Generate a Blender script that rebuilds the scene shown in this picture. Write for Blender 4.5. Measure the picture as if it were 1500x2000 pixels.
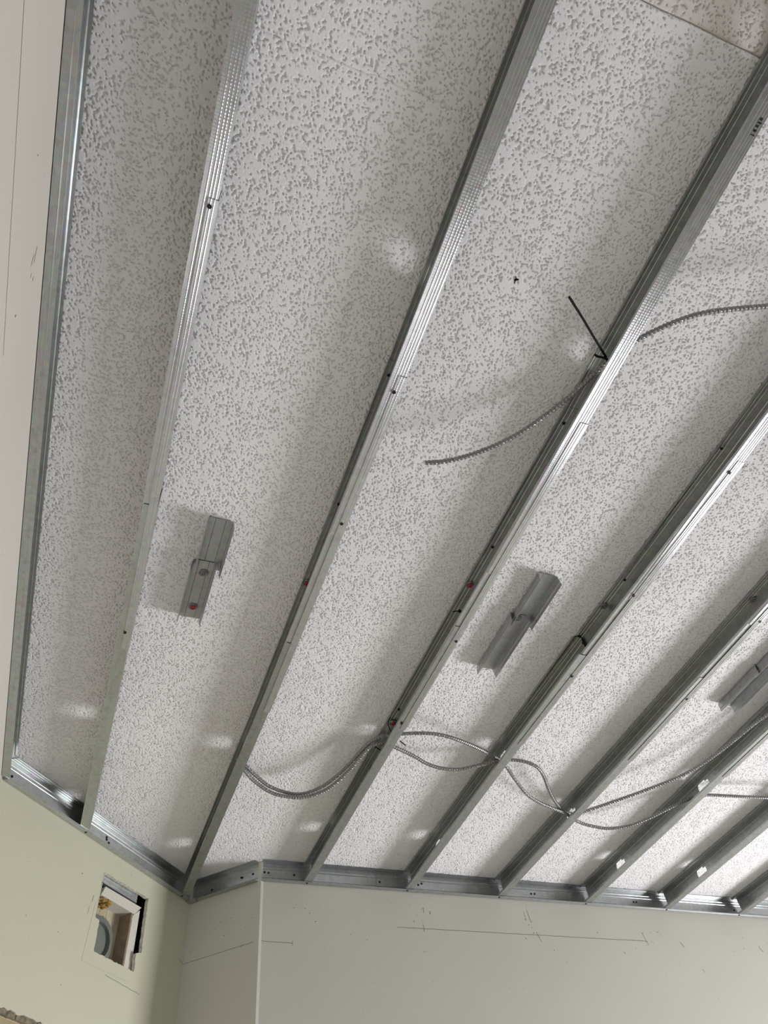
import bpy, bmesh, math, random
import numpy as np
from mathutils import Vector, Matrix

random.seed(7)
scene = bpy.context.scene
for o in list(bpy.data.objects):
    bpy.data.objects.remove(o, do_unlink=True)
C = scene.collection

# ---------------------------------------------------------------- camera
ZB = 2.80                      # underside of the ceiling studs
CAMH = 1.3006                  # camera below that plane
M = Matrix(((0.93605147, -0.21618836, -0.27761528),
            (-0.33830608, -0.76985903, -0.54117101),
            (-0.09672976, 0.60048286, -0.79376551)))
cd = bpy.data.cameras.new('camera')
cd.sensor_fit = 'VERTICAL'
cd.sensor_height = 36.0
cd.lens = 1390.49 / 2000 * 36.0
cd.clip_start = 0.02
cam = bpy.data.objects.new('camera', cd)
C.objects.link(cam)
cam.matrix_world = Matrix.Translation((0, 0, ZB - CAMH)) @ M.to_4x4()
scene.camera = cam

# ---------------------------------------------------------------- world, light, exposure
w = bpy.data.worlds.new('world')
scene.world = w
w.use_nodes = True
w.node_tree.nodes['Background'].inputs[0].default_value = (0.75, 0.85, 1.0, 1)
w.node_tree.nodes['Background'].inputs[1].default_value = 1.0

WALL_R = 4.3                   # right wall with the window
WIN_Y, WIN_Z, WIN_W, WIN_H = 1.75, 1.00, 1.10, 1.20


def area(name, loc, size_x, size_y, power, col, rot, spread=180):
    ld = bpy.data.lights.new(name, 'AREA')
    ld.shape = 'RECTANGLE'
    ld.size, ld.size_y = size_x, size_y
    ld.energy = power
    ld.color = col
    ld.spread = math.radians(spread)
    o = bpy.data.objects.new(name, ld)
    o.location = loc
    o.rotation_euler = rot
    C.objects.link(o)
    return o


# daylight entering through window_1 (right wall), points to -X
area('window_daylight', (WALL_R + 0.03, WIN_Y, WIN_Z), WIN_H, WIN_W, 78, (0.968, 0.957, 1.0), (0, math.radians(90), 0), 150)
# added fill light, set in the made-up rear_fill_window (rear wall), points to +Y
area('rear_fill', (1.2, -2.97, 1.35), 1.6, 1.3, 13, (0.985, 0.96, 1.0), (math.radians(90), 0, 0), 180)

vs = scene.view_settings
vs.view_transform = 'Standard'
vs.look = 'None'
vs.gamma = 1
vs.use_curve_mapping = False
vs.exposure = 0.52
scene.cycles.max_bounces = 10
scene.cycles.diffuse_bounces = 7
scene.cycles.glossy_bounces = 5
scene.cycles.use_denoising = True

# ---------------------------------------------------------------- materials


def new_mat(name):
    m = bpy.data.materials.new(name)
    m.use_nodes = True
    nt = m.node_tree
    return m, nt, nt.nodes['Principled BSDF']


def N(nt, t, **kw):
    n = nt.nodes.new(t)
    for k, v in kw.items():
        if k in n.inputs:
            n.inputs[k].default_value = v
        else:
            setattr(n, k, v)
    return n


def plain(name, col, rough=0.6, metal=0.0, nscale=30, namt=0.06, bump=0.0, bscale=200):
    m, nt, b = new_mat(name)
    L = nt.links.new
    tc = N(nt, 'ShaderNodeTexCoord')
    no = N(nt, 'ShaderNodeTexNoise')
    no.inputs['Scale'].default_value = nscale
    no.inputs['Detail'].default_value = 4
    L(tc.outputs['Object'], no.inputs['Vector'])
    cr = N(nt, 'ShaderNodeValToRGB')
    cr.color_ramp.elements[0].position = 0.3
    cr.color_ramp.elements[1].position = 0.7
    cr.color_ramp.elements[0].color = tuple(c * (1 - namt) for c in col) + (1,)
    cr.color_ramp.elements[1].color = tuple(min(1, c * (1 + namt)) for c in col) + (1,)
    L(no.outputs['Fac'], cr.inputs['Fac'])
    L(cr.outputs['Color'], b.inputs['Base Color'])
    b.inputs['Roughness'].default_value = rough
    b.inputs['Metallic'].default_value = metal
    if bump:
        n2 = N(nt, 'ShaderNodeTexNoise')
        n2.inputs['Scale'].default_value = bscale
        n2.inputs['Detail'].default_value = 3
        L(tc.outputs['Object'], n2.inputs['Vector'])
        bp = N(nt, 'ShaderNodeBump')
        bp.inputs['Strength'].default_value = bump
        bp.inputs['Distance'].default_value = 0.001
        L(n2.outputs['Fac'], bp.inputs['Height'])
        L(bp.outputs['Normal'], b.inputs['Normal'])
    return m


def galvanised(name, col, rough, knurl=False, axis=(0, 1)):
    ang = math.atan2(axis[0], axis[1])
    m, nt, b = new_mat(name)
    L = nt.links.new
    tc = N(nt, 'ShaderNodeTexCoord')
    # long streaks along the rolled length (object Y)
    mp = N(nt, 'ShaderNodeMapping')
    mp.inputs['Scale'].default_value = (420, 3.0, 420)
    rt = N(nt, 'ShaderNodeMapping')
    rt.inputs['Rotation'].default_value = (0, 0, ang)
    L(tc.outputs['Object'], rt.inputs['Vector'])
    L(rt.outputs['Vector'], mp.inputs['Vector'])
    tg = N(nt, 'ShaderNodeCombineXYZ')
    tg.inputs[0].default_value = axis[0]
    tg.inputs[1].default_value = axis[1]
    L(tg.outputs[0], b.inputs['Tangent'])
    b.inputs['Anisotropic'].default_value = 0.95 if knurl else 0.85
    b.inputs['Anisotropic Rotation'].default_value = 0.25
    st = N(nt, 'ShaderNodeTexNoise')
    st.inputs['Scale'].default_value = 1.0
    st.inputs['Detail'].default_value = 3
    L(mp.outputs['Vector'], st.inputs['Vector'])
    sp = N(nt, 'ShaderNodeTexVoronoi')
    sp.inputs['Scale'].default_value = 90
    L(tc.outputs['Object'], sp.inputs['Vector'])
    mx = N(nt, 'ShaderNodeMix', data_type='RGBA')
    mx.inputs['Factor'].default_value = 0.12
    L(sp.outputs['Color'], mx.inputs['B'])
    cr = N(nt, 'ShaderNodeValToRGB')
    cr.color_ramp.elements[0].color = tuple(c * 0.86 for c in col) + (1,)
    cr.color_ramp.elements[1].color = tuple(min(1, c * 1.1) for c in col) + (1,)
    L(st.outputs['Fac'], cr.inputs['Fac'])
    L(cr.outputs['Color'], mx.inputs['A'])
    hs = N(nt, 'ShaderNodeHueSaturation')
    hs.inputs['Saturation'].default_value = 0.45
    L(mx.outputs['Result'], hs.inputs['Color'])
    L(hs.outputs['Color'], b.inputs['Base Color'])
    b.inputs['Metallic'].default_value = 0.88
    rr = N(nt, 'ShaderNodeMapRange')
    rr.inputs['To Min'].default_value = rough - 0.06
    rr.inputs['To Max'].default_value = rough + 0.08
    L(st.outputs['Fac'], rr.inputs['Value'])
    L(rr.outputs['Result'], b.inputs['Roughness'])
    bp = N(nt, 'ShaderNodeBump')
    bp.inputs['Strength'].default_value = 0.25
    bp.inputs['Distance'].default_value = 0.0004
    L(st.outputs['Fac'], bp.inputs['Height'])
    last = bp
    if knurl:
        m2 = N(nt, 'ShaderNodeMapping')
        m2.inputs['Scale'].default_value = (330, 190, 330)
        L(tc.outputs['Object'], m2.inputs['Vector'])
        v = N(nt, 'ShaderNodeTexVoronoi')
        v.inputs['Scale'].default_value = 1.0
        v.inputs['Randomness'].default_value = 0.25
        L(m2.outputs['Vector'], v.inputs['Vector'])
        b2 = N(nt, 'ShaderNodeBump')
        b2.inputs['Strength'].default_value = 0.28
        b2.inputs['Distance'].default_value = 0.0008
        L(v.outputs['Distance'], b2.inputs['Height'])
        L(bp.outputs['Normal'], b2.inputs['Normal'])
        last = b2
    L(last.outputs['Normal'], b.inputs['Normal'])
    return m


M_STEEL = galvanised('galvanised_steel', (0.42, 0.465, 0.445), 0.29)
M_STEEL_D = galvanised('galvanised_steel_diagonal', (0.42, 0.465, 0.445), 0.29, axis=(0.702, 0.712))
M_STEEL_R = galvanised('galvanised_steel_return', (0.42, 0.465, 0.445), 0.29, axis=(0.722, -0.692))
M_STEEL_X = galvanised('galvanised_steel_facing', (0.44, 0.48, 0.48), 0.28, axis=(1, 0))
M_KNURL = galvanised('knurled_steel', (0.58, 0.60, 0.63), 0.36, True)
M_CLIP = galvanised('bracket_steel', (0.40, 0.42, 0.44), 0.40)
M_CABLE = plain('cable_armour', (0.27, 0.265, 0.26), 0.40, 0.75, 60, 0.08)
M_BLACK = plain('black_plastic', (0.006, 0.006, 0.006), 0.7)
M_BLACK.node_tree.nodes['Principled BSDF'].inputs['Specular IOR Level'].default_value = 0.15
M_SCREW = plain('black_screw', (0.012, 0.013, 0.014), 0.5, 0.2)
M_RED = plain('red_plastic', (0.36, 0.025, 0.025), 0.4)
M_WASHER = plain('washer_steel', (0.27, 0.27, 0.265), 0.4, 0.8)
M_GYPSUM = plain('broken_gypsum', (0.62, 0.60, 0.52), 0.95, 0, 90, 0.25, 0.9, 160)
M_BOARD = plain('speckled_board', (0.60, 0.575, 0.49), 0.9, 0, 260, 0.12, 0.5, 300)
M_CREAM = plain('cream_board', (0.46, 0.41, 0.28), 0.9, 0, 60, 0.15, 0.4, 100)
M_BROWN = plain('brown_paper_face', (0.25, 0.19, 0.125), 0.85, 0, 40, 0.18, 0.3, 80)
M_STAIN = plain('yellow_brown_foam', (0.36, 0.23, 0.05), 0.7, 0, 60, 0.35, 0.8, 90)
M_DUCT = plain('grey_duct', (0.17, 0.185, 0.155), 0.6, 0.1, 30, 0.08)
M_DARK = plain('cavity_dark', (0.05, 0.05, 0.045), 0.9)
M_WOOD = plain('tan_wood', (0.52, 0.42, 0.26), 0.7, 0, 20, 0.12)
M_TORN = plain('torn_edge', (0.20, 0.17, 0.11), 0.95, 0, 80, 0.5, 1.0, 130)
M_PENCIL = plain('pencil_mark', (0.16, 0.15, 0.14), 0.8)
M_SCUFF = plain('scuff_mark', (0.40, 0.39, 0.35), 0.8)
M_FLOOR = plain('floor_screed', (0.21, 0.21, 0.185), 0.8, 0, 4, 0.1)
M_FRAME = plain('window_frame_white', (0.8, 0.8, 0.78), 0.4)


def wallmat(name, col):
    m, nt, b = new_mat(name)
    L = nt.links.new
    tc = N(nt, 'ShaderNodeTexCoord')
    n1 = N(nt, 'ShaderNodeTexNoise')
    n1.inputs['Scale'].default_value = 2.2
    n1.inputs['Detail'].default_value = 5
    L(tc.outputs['Object'], n1.inputs['Vector'])
    cr = N(nt, 'ShaderNodeValToRGB')
    cr.color_ramp.elements[0].position = 0.3
    cr.color_ramp.elements[1].position = 0.7
    cr.color_ramp.elements[0].color = tuple(c * 0.97 for c in col) + (1,)
    cr.color_ramp.elements[1].color = tuple(min(1, c * 1.02) for c in col) + (1,)
    L(n1.outputs['Fac'], cr.inputs['Fac'])
    # sparse dirty specks
    n2 = N(nt, 'ShaderNodeTexNoise')
    n2.inputs['Scale'].default_value = 70
    n2.inputs['Detail'].default_value = 2
    L(tc.outputs['Object'], n2.inputs['Vector'])
    c2 = N(nt, 'ShaderNodeValToRGB')
    c2.color_ramp.elements[0].position = 0.74
    c2.color_ramp.elements[0].color = (0, 0, 0, 1)
    c2.color_ramp.elements[1].position = 0.80
    c2.color_ramp.elements[1].color = (0.5, 0.5, 0.5, 1)
    L(n2.outputs['Fac'], c2.inputs['Fac'])
    mx = N(nt, 'ShaderNodeMix', data_type='RGBA')
    L(c2.outputs['Color'], mx.inputs['Factor'])
    L(cr.outputs['Color'], mx.inputs['A'])
    mx.inputs['B'].default_value = (0.34, 0.33, 0.28, 1)
    L(mx.outputs['Result'], b.inputs['Base Color'])
    b.inputs['Roughness'].default_value = 0.75
    n3 = N(nt, 'ShaderNodeTexNoise')
    n3.inputs['Scale'].default_value = 350
    L(tc.outputs['Object'], n3.inputs['Vector'])
    bp = N(nt, 'ShaderNodeBump')
    bp.inputs['Strength'].default_value = 0.08
    bp.inputs['Distance'].default_value = 0.001
    L(n3.outputs['Fac'], bp.inputs['Height'])
    L(bp.outputs['Normal'], b.inputs['Normal'])
    return m


M_WALL_L = wallmat('wall_paint_cream', (0.60, 0.565, 0.50))
M_WALL_R = wallmat('wall_paint_unfinished', (0.48, 0.46, 0.44))
M_WALL_B = wallmat('wall_paint_beige', (0.54, 0.535, 0.395))
M_WALL_F = wallmat('wall_paint_grey_beige', (0.53, 0.52, 0.455))


def ceilmat(name, col, coarse):
    m, nt, b = new_mat(name)
    L = nt.links.new
    tc = N(nt, 'ShaderNodeTexCoord')
    n1 = N(nt, 'ShaderNodeTexNoise')
    n1.inputs['Scale'].default_value = 3
    n1.inputs['Detail'].default_value = 3
    L(tc.outputs['Object'], n1.inputs['Vector'])
    cr = N(nt, 'ShaderNodeValToRGB')
    cr.color_ramp.elements[0].position = 0.35
    cr.color_ramp.elements[1].position = 0.65
    cr.color_ramp.elements[0].color = tuple(c * 0.97 for c in col) + (1,)
    cr.color_ramp.elements[1].color = tuple(min(1, c * 1.02) for c in col) + (1,)
    L(n1.outputs['Fac'], cr.inputs['Fac'])
    L(cr.outputs['Color'], b.inputs['Base Color'])
    b.inputs['Roughness'].default_value = 0.9
    n3 = N(nt, 'ShaderNodeTexNoise')
    n3.inputs['Scale'].default_value = 140 if coarse else 330
    n3.inputs['Detail'].default_value = 2
    L(tc.outputs['Object'], n3.inputs['Vector'])
    bp = N(nt, 'ShaderNodeBump')
    bp.inputs['Strength'].default_value = 0.9 if coarse else 0.6
    bp.inputs['Distance'].default_value = 0.003 if coarse else 0.0008
    L(n3.outputs['Fac'], bp.inputs['Height'])
    L(bp.outputs['Normal'], b.inputs['Normal'])
    return m


M_CEIL = ceilmat('textured_plaster', (0.80, 0.785, 0.78), False)
M_CEIL_C = ceilmat('textured_plaster_far', (0.80, 0.785, 0.78), True)
M_CEIL_B = ceilmat('textured_plaster_brownish', (0.71, 0.67, 0.63), False)

# ---------------------------------------------------------------- helpers


def obj(name, bm, mat, parent=None, solid=0.0, smooth=False):
    me = bpy.data.meshes.new(name)
    bm.normal_update()
    bm.to_mesh(me)
    bm.free()
    for mm in (mat if isinstance(mat, (list, tuple)) else [mat]):
        me.materials.append(mm)
    if smooth:
        for p in me.polygons:
            p.use_smooth = True
    o = bpy.data.objects.new(name, me)
    C.objects.link(o)
    if parent is not None:
        o.parent = parent
    if solid:
        md = o.modifiers.new('Solidify', 'SOLIDIFY')
        md.thickness = solid
        md.offset = 0
    return o


def tag(o, label, cat, group=None):
    o['label'] = label
    o['category'] = cat
    if group:
        o['group'] = group
    return o


def thing(name, loc, label, cat, group=None):
    o = bpy.data.objects.new(name, None)
    o.empty_display_size = 0.05
    o.location = loc
    C.objects.link(o)
    return tag(o, label, cat, group)


def struct(o):
    o['kind'] = 'structure'
    return o


def box(bm, p0, p1, mat=0):
    vs_ = [bm.verts.new((x, y, z)) for x in (p0[0], p1[0]) for y in (p0[1], p1[1]) for z in (p0[2], p1[2])]
    for f in ((0, 1, 3, 2), (4, 6, 7, 5), (0, 4, 5, 1), (2, 3, 7, 6), (0, 2, 6, 4), (1, 5, 7, 3)):
        fc = bm.faces.new([vs_[i] for i in f])
        fc.material_index = mat


HOLE = []
for i in range(9):                       # rounded far end
    a = -math.pi / 2 + math.pi * i / 8
    HOLE.append((0.017 + 0.014 * math.cos(a), 0.0165 * math.sin(a)))
HOLE += [(-0.011, 0.0165), (-0.013, 0.014), (-0.013, 0.0095), (-0.027, 0.0095), (-0.029, 0.007),
         (-0.029, -0.007), (-0.027, -0.0095), (-0.013, -0.0095), (-0.013, -0.014), (-0.011, -0.0165)]


def sheet(bm, path, T, d0, d1, web=None, holes=(), mat=0, kn=0):
    """rolled sheet: profile path [(a,b)] swept along d; T(a,b,d)->point.
    web = index of the lower web segment (web, web+1 are the two halves); holes = d positions"""
    stations = [d0]
    hs = sorted(h for h in holes if d0 + 0.06 < h < d1 - 0.06)
    marks = {}
    for h in hs:
        stations += [h - 0.045, h + 0.045]
        marks[len(stations) - 2] = h
    stations.append(d1)
    grid = [[bm.verts.new(T(a, b, d)) for (a, b) in path] for d in stations]
    for i in range(len(stations) - 1):
        for k in range(len(path) - 1):
            v00, v01 = grid[i][k], grid[i][k + 1]
            v10, v11 = grid[i + 1][k], grid[i + 1][k + 1]
            if i in marks and web is not None and k in (web, web + 1):
                continue
            f = bm.faces.new([v00, v10, v11, v01])
            f.material_index = 1 if k < kn else mat
        if i in marks and web is not None:
            h = marks[i]
            a = path[web][0]
            bmid = path[web + 1][1]
            hv = [bm.verts.new(T(a, bmid + q, h + p)) for p, q in HOLE]
            # far-most point index 4 (angle 0); near-most mid between notch points
            near = bm.verts.new(T(a, bmid, h - 0.029))
            n = len(HOLE)
            # order: 0..8 round far end from bottom to top, 9.. top near side down to bottom
            top_chain = hv[4:9] + hv[9:14]          # far mid -> over the top -> notch top
            bot_chain = [hv[4], hv[3], hv[2], hv[1], hv[0]] + hv[n - 1:13:-1]
            f = bm.faces.new([grid[i][web], grid[i + 1][web], grid[i + 1][web + 1]] + bot_chain + [near, grid[i][web + 1]])
            f.material_index = mat
            f = bm.faces.new([grid[i][web + 1], near] + top_chain[::-1] + [grid[i + 1][web + 1], grid[i + 1][web + 2]][0:2] + [grid[i][web + 2]])
            f.material_index = mat


def lathe(bm, prof, n, T, mat=0, cap=True):
    rings = []
    for r, z in prof:
        rings.append([bm.verts.new(T(r * math.cos(2 * math.pi * i / n), r * math.sin(2 * math.pi * i / n), z)) for i in range(n)])
    for a, b in zip(rings[:-1], rings[1:]):
        for i in range(n):
            f = bm.faces.new([a[i], a[(i + 1) % n], b[(i + 1) % n], b[i]])
            f.material_index = mat
    if cap:
        for r in (rings[0], rings[-1]):
            f = bm.faces.new(r)
            f.material_index = mat


def catmull(pts, n=10):
    P = [Vector(p) for p in pts]
    P = [P[0] * 2 - P[1]] + P + [P[-1] * 2 - P[-2]]
    out = []
    for i in range(1, len(P) - 2):
        for k in range(n):
            t = k / n
            a, b, c, d = P[i - 1], P[i], P[i + 1], P[i + 2]
            out.append(0.5 * ((2 * b) + (c - a) * t + (2 * a - 5 * b + 4 * c - d) * t * t + (3 * b - a - 3 * c + d) * t ** 3))
    out.append(P[-2])
    return out


def resample(pts, step):
    out = [pts[0].copy()]
    acc = 0.0
    for a, b in zip(pts[:-1], pts[1:]):
        L = (b - a).length
        while L > 1e-9 and acc + L >= step:
            t = (step - acc) / L
            a = a.lerp(b, t)
            out.append(a.copy())
            L = (b - a).length
            acc = 0.0
        acc += L
    return out


def tube(bm, pts, rfun, n=10, mat=0, cap=True):
    tang = (pts[1] - pts[0]).normalized()
    up = Vector((0, 0, 1)) if abs(tang.z) < 0.9 else Vector((1, 0, 0))
    u = tang.cross(up).normalized()
    rings = []
    s = 0.0
    for i, p in enumerate(pts):
        t = (pts[min(i + 1, len(pts) - 1)] - pts[max(i - 1, 0)]).normalized()
        u = (u - t * u.dot(t)).normalized()
        v = t.cross(u)
        if i:
            s += (p - pts[i - 1]).length
        rings.append([bm.verts.new(p + (u * math.cos(2 * math.pi * k / n) + v * math.sin(2 * math.pi * k / n)) * rfun(s, k / n)) for k in range(n)])
    for a, b in zip(rings[:-1], rings[1:]):
        for i in range(n):
            f = bm.faces.new([a[i], a[(i + 1) % n], b[(i + 1) % n], b[i]])
            f.material_index = mat
    if cap:
        bm.faces.new(rings[0])
        bm.faces.new(rings[-1])


def screw(parent, p, nrm, r=0.0042):
    """black drywall screw head lying on a surface at p with outward normal nrm"""
    n = Vector(nrm).normalized()
    u = n.orthogonal().normalized()
    v = n.cross(u)
    P0 = Vector(p)
    bm = bmesh.new()
    lathe(bm, [(r * 0.45, -0.0035), (r * 0.9, -0.0003), (r, 0.0006), (r * 0.92, 0.0014), (r * 0.4, 0.0015), (r * 0.3, 0.0006), (0.0002, 0.0005)], 12,
          lambda x, y, z: P0 + u * x + v * y + n * z)
    return obj('screw', bm, M_SCREW, parent)


def pin(parent, p, red=True):
    """round washer with a ring, driven up into the ceiling; red plastic plug in some"""
    P0 = Vector(p)
    bm = bmesh.new()
    lathe(bm, [(0.0002, -0.0005), (0.0115, -0.0005), (0.012, 0.0008), (0.0105, 0.0022), (0.0088, 0.0012), (0.0078, 0.0012), (0.0070, 0.003), (0.0052, 0.003), (0.0046, 0.0014), (0.0002, 0.0014)], 20,
          lambda x, y, z: P0 + Vector((x, y, -z)))
    wo = obj('pin_washer', bm, M_WASHER, parent, smooth=False)
    bm = bmesh.new()
    lathe(bm, [(0.0068, 0.0012), (0.0068, 0.0052), (0.0056, 0.0064), (0.0030, 0.0064), (0.0024, 0.0046), (0.0002, 0.0046)] if red else
          [(0.0030, 0.0012), (0.0030, 0.0036), (0.0022, 0.0042), (0.0002, 0.0042)], 14,
          lambda x, y, z: P0 + Vector((x, y, -z)))
    cp = obj('pin_cap', bm, M_RED if red else M_WASHER, wo)
    if red:
        cp['label'] = 'red plastic cap in the washer'
    return wo


def lerpf(pts):
    def f(y):
        if y <= pts[0][0]:
            a, b = pts[0], pts[1]
        elif y >= pts[-1][0]:
            a, b = pts[-2], pts[-1]
        else:
            for a, b in zip(pts[:-1], pts[1:]):
                if a[0] <= y <= b[0]:
                    break
        return a[1] + (b[1] - a[1]) * (y - a[0]) / (b[0] - a[0])
    return f


# ---------------------------------------------------------------- room plan
XL = -0.304
B1P = Vector((-0.302, 2.122))
B1Q = Vector((0.376, 2.810))
B2Q = Vector((0.590, 2.605))
YB = 2.605
YR = -3.0
ZC = ZB + 0.0752               # ceiling base plane (the texture hangs down to about 0.0708)


def wall_frame(p, q):
    e = (q - p).normalized()
    n = Vector((e.y, -e.x))    # towards the room

    def T(s, z, dep=0.0):      # dep > 0 goes out into the room
        v = p + e * s + n * dep
        return Vector((v.x, v.y, ZB + z))
    return T, e, n, (q - p).length


T1, e1, n1, L1 = wall_frame(B1P, B1Q)
T2, e2, n2, L2 = wall_frame(B1Q, B2Q)
T3, e3, n3, L3 = wall_frame(Vector((0.590, YB)), Vector((WALL_R, YB)))
TL, eL, nL, LL = wall_frame(Vector((XL, YR)), Vector((XL, 2.121)))


def ragged(poly, step, amp, closed=True):
    out = []
    n = len(poly)
    for i in range(n if closed else n - 1):
        a, b = Vector(poly[i]), Vector(poly[(i + 1) % n])
        k = max(1, int((b - a).length / step))
        for j in range(k):
            p = a.lerp(b, j / k)
            if j:
                p += Vector((random.uniform(-amp, amp), random.uniform(-amp, amp)))
            out.append((p.x, p.y))
    return out


def plate(bm, outline, holes, T, thick, mat_face=0, mat_rim=1):
    """flat wall board with holes; front at dep=0, back at dep=-thick"""
    def loop(pts, dep):
        vs_ = [bm.verts.new(T(s, z, dep)) for s, z in pts]
        es = [bm.edges.new((vs_[i], vs_[(i + 1) % len(vs_)])) for i in range(len(vs_))]
        return vs_, es
    fr = [loop(outline, 0.0)] + [loop(h, 0.0) for h in holes]
    es = [e for l in fr for e in l[1]]
    r = bmesh.ops.triangle_fill(bm, use_beauty=True, use_dissolve=False, edges=es)
    nrm = (T(0, 0, 1) - T(0, 0, 0)).normalized()
    for f in r['geom']:
        if isinstance(f, bmesh.types.BMFace):
            f.normal_update()
            if f.normal.dot(nrm) < 0:
                f.normal_flip()
            f.material_index = mat_face
    for (vs_, _), pts in zip(fr, [outline] + list(holes)):
        bk = [bm.verts.new(T(s, z, -thick)) for s, z in pts]
        for i in range(len(vs_)):
            j = (i + 1) % len(vs_)
            f = bm.faces.new([vs_[i], vs_[j], bk[j], bk[i]])
            f.material_index = mat_rim
    return bm


def stroke(bm, T, pts, wid, mat, dep=0.0004):
    """pencil line / scratch lying on a wall"""
    for (a, b) in zip(pts[:-1], pts[1:]):
        a, b = Vector(a), Vector(b)
        d = (b - a)
        if d.length < 1e-6:
            continue
        q = Vector((-d.y, d.x)).normalized() * wid / 2
        f = bm.faces.new([bm.verts.new(T(p.x, p.y, dep)) for p in (a - q, b - q, b + q, a + q)])
        f.material_index = mat


def wobble(a, b, n, amp):
    return [(a[0] + (b[0] - a[0]) * i / n + random.uniform(-amp, amp), a[1] + (b[1] - a[1]) * i / n + random.uniform(-amp, amp)) for i in range(n + 1)]


def dot(bm, T, c, r, mat, dep=0.0005, sx=1.0):
    n = 8
    f = bm.faces.new([bm.verts.new(T(c[0] + sx * r * math.cos(2 * math.pi * i / n), c[1] + r * math.sin(2 * math.pi * i / n), dep)) for i in range(n)])
    f.material_index = mat


TOP = 0.085
# ---- left wall
bm = bmesh.new()
plate(bm, [(0, -ZB), (LL, -ZB), (LL, TOP), (0, TOP)], [], TL, 0.012)
off = -YR
stroke(bm, TL, wobble((off - 0.4, -0.190), (off + 0.62, -0.203), 30, 0.0004), 0.0011, 2)
for (a, b) in (((0.49, -0.052), (0.515, -0.064)), ((0.500, -0.067), (0.515, -0.080)), ((0.540, -0.060), (0.548, -0.064)), ((0.53, -0.074), (0.536, -0.078))):
    stroke(bm, TL, [(off + a[0], a[1]), (off + b[0], b[1])], 0.0016, 2)
for y, z, r in ((0.575, -0.150, 0.0022), (0.34, -0.087, 0.0014), (0.95, -0.10, 0.0012), (1.10, -0.14, 0.0015), (1.24, -0.09, 0.0012), (1.55, -0.12, 0.001)):
    dot(bm, TL, (off + y, z), r, 2)
struct(obj('wall_left', bm, [M_WALL_L, M_GYPSUM, M_PENCIL]))

# ---- diagonal wall with the cut-out (B1)
HOLE_POLY = [(.493, -.072), (.731, -.067), (.738, -.238), (.714, -.246), (.716, -.300), (.521, -.301), (.518, -.214), (.496, -.211)]
OPEN_POLY = [(.04, -.523), (.62, -.520), (.62, -1.70), (.04, -1.70)]
bm = bmesh.new()
plate(bm, [(0, -ZB), (L1, -ZB), (L1, TOP), (0, TOP)],
      [ragged(HOLE_POLY, 0.007, 0.0016), ragged(OPEN_POLY, 0.012, 0.003)], T1, 0.0127)
for s, z, r in ((.40, -.115, .0022), (.23, -.30, .0015), (.36, -.30, .0015), (.62, -.03, .0015), (.18, -.17, .0012), (.42, -.42, .0014)):
    dot(bm, T1, (s, z), r, 2)
stroke(bm, T1, wobble((.59, -.345), (.76, -.352), 8, .0015), .0012, 2)
stroke(bm, T1, [(.47, -.155), (.468, -.175)], .0018, 2)
stroke(bm, T1, [(.462, -.19), (.460, -.215)], .0010, 2)
stroke(bm, T1, [(.484, -.17), (.478, -.34)], .0008, 3)
stroke(bm, T1, [(.478, -.34), (.70, -.335)], .0008, 3)
stroke(bm, T1, wobble((.935, -.193), (L1 - .001, -.205), 4, .0006), .0013, 2)
struct(obj('wall_diagonal', bm, [M_WALL_B, M_GYPSUM, M_PENCIL, M_SCUFF]))

# ---- short return wall (B2)
bm = bmesh.new()
plate(bm, [(0, -ZB), (L2, -ZB), (L2, TOP), (0, TOP)], [], T2, 0.0127)
stroke(bm, T2, wobble((0.001, -.204), (L2 - .002, -.201), 10, .0005), .0013, 2)
stroke(bm, T2, [(.235, -.196), (.235, -.212)], .0012, 2)
for s, z, r in ((.14, -.100, .0017), (.165, -.098, .0014), (.185, -.099, .0018), (.20, -.092, .0012), (.12, -.118, .0016), (.16, -.150, .002), (.245, -.145, .0014), (.03, -.16, .0014), (.272, -.12, .0018), (.275, -.14, .0012), (.01, -.15, .0015)):
    dot(bm, T2, (s, z), r, 2)
struct(obj('wall_return', bm, [M_WALL_F, M_GYPSUM, M_PENCIL]))

# ---- facing wall (B3)
bm = bmesh.new()
plate(bm, [(0, -ZB), (L3, -ZB), (L3, TOP), (0, TOP)], [], T3, 0.0127)
X0 = 0.590


def m3(x, z):
    return (x - X0, z)


stroke(bm, T3, wobble(m3(1.114, -.131), m3(2.234, -.129), 40, .0005), .0014, 2)
stroke(bm, T3, wobble(m3(.592, -.201), m3(.714, -.204), 6, .0005), .0013, 2)
stroke(bm, T3, [m3(.714, -.199), m3(.715, -.213)], .0012, 2)
stroke(bm, T3, [m3(1.222, -.115), m3(1.224, -.142)], .0016, 2)
stroke(bm, T3, [m3(1.232, -.054), m3(1.231, -.075)], .0016, 2)
stroke(bm, T3, [m3(1.258, -.065), m3(1.257, -.078)], .0022, 2)
stroke(bm, T3, [m3(1.708, -.118), m3(1.722, -.154)], .0016, 2)
stroke(bm, T3, [m3(1.688, -.035), m3(1.696, -.085)], .0016, 2)
stroke(bm, T3, [m3(1.672, -.045), m3(1.676, -.070)], .0012, 2)
stroke(bm, T3, [m3(2.218, -.095), m3(2.232, -.145)], .0014, 2)
stroke(bm, T3, [m3(2.095, -.175), m3(2.102, -.183)], .002, 2)
stroke(bm, T3, [m3(2.40, -.125), m3(2.412, -.145)], .0024, 2)
stroke(bm, T3, [m3(2.46, -.225), m3(2.468, -.238)], .002, 2)
stroke(bm, T3, [m3(2.82, -.125), m3(2.832, -.145)], .0024, 2)
rs = random.Random(4)
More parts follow.
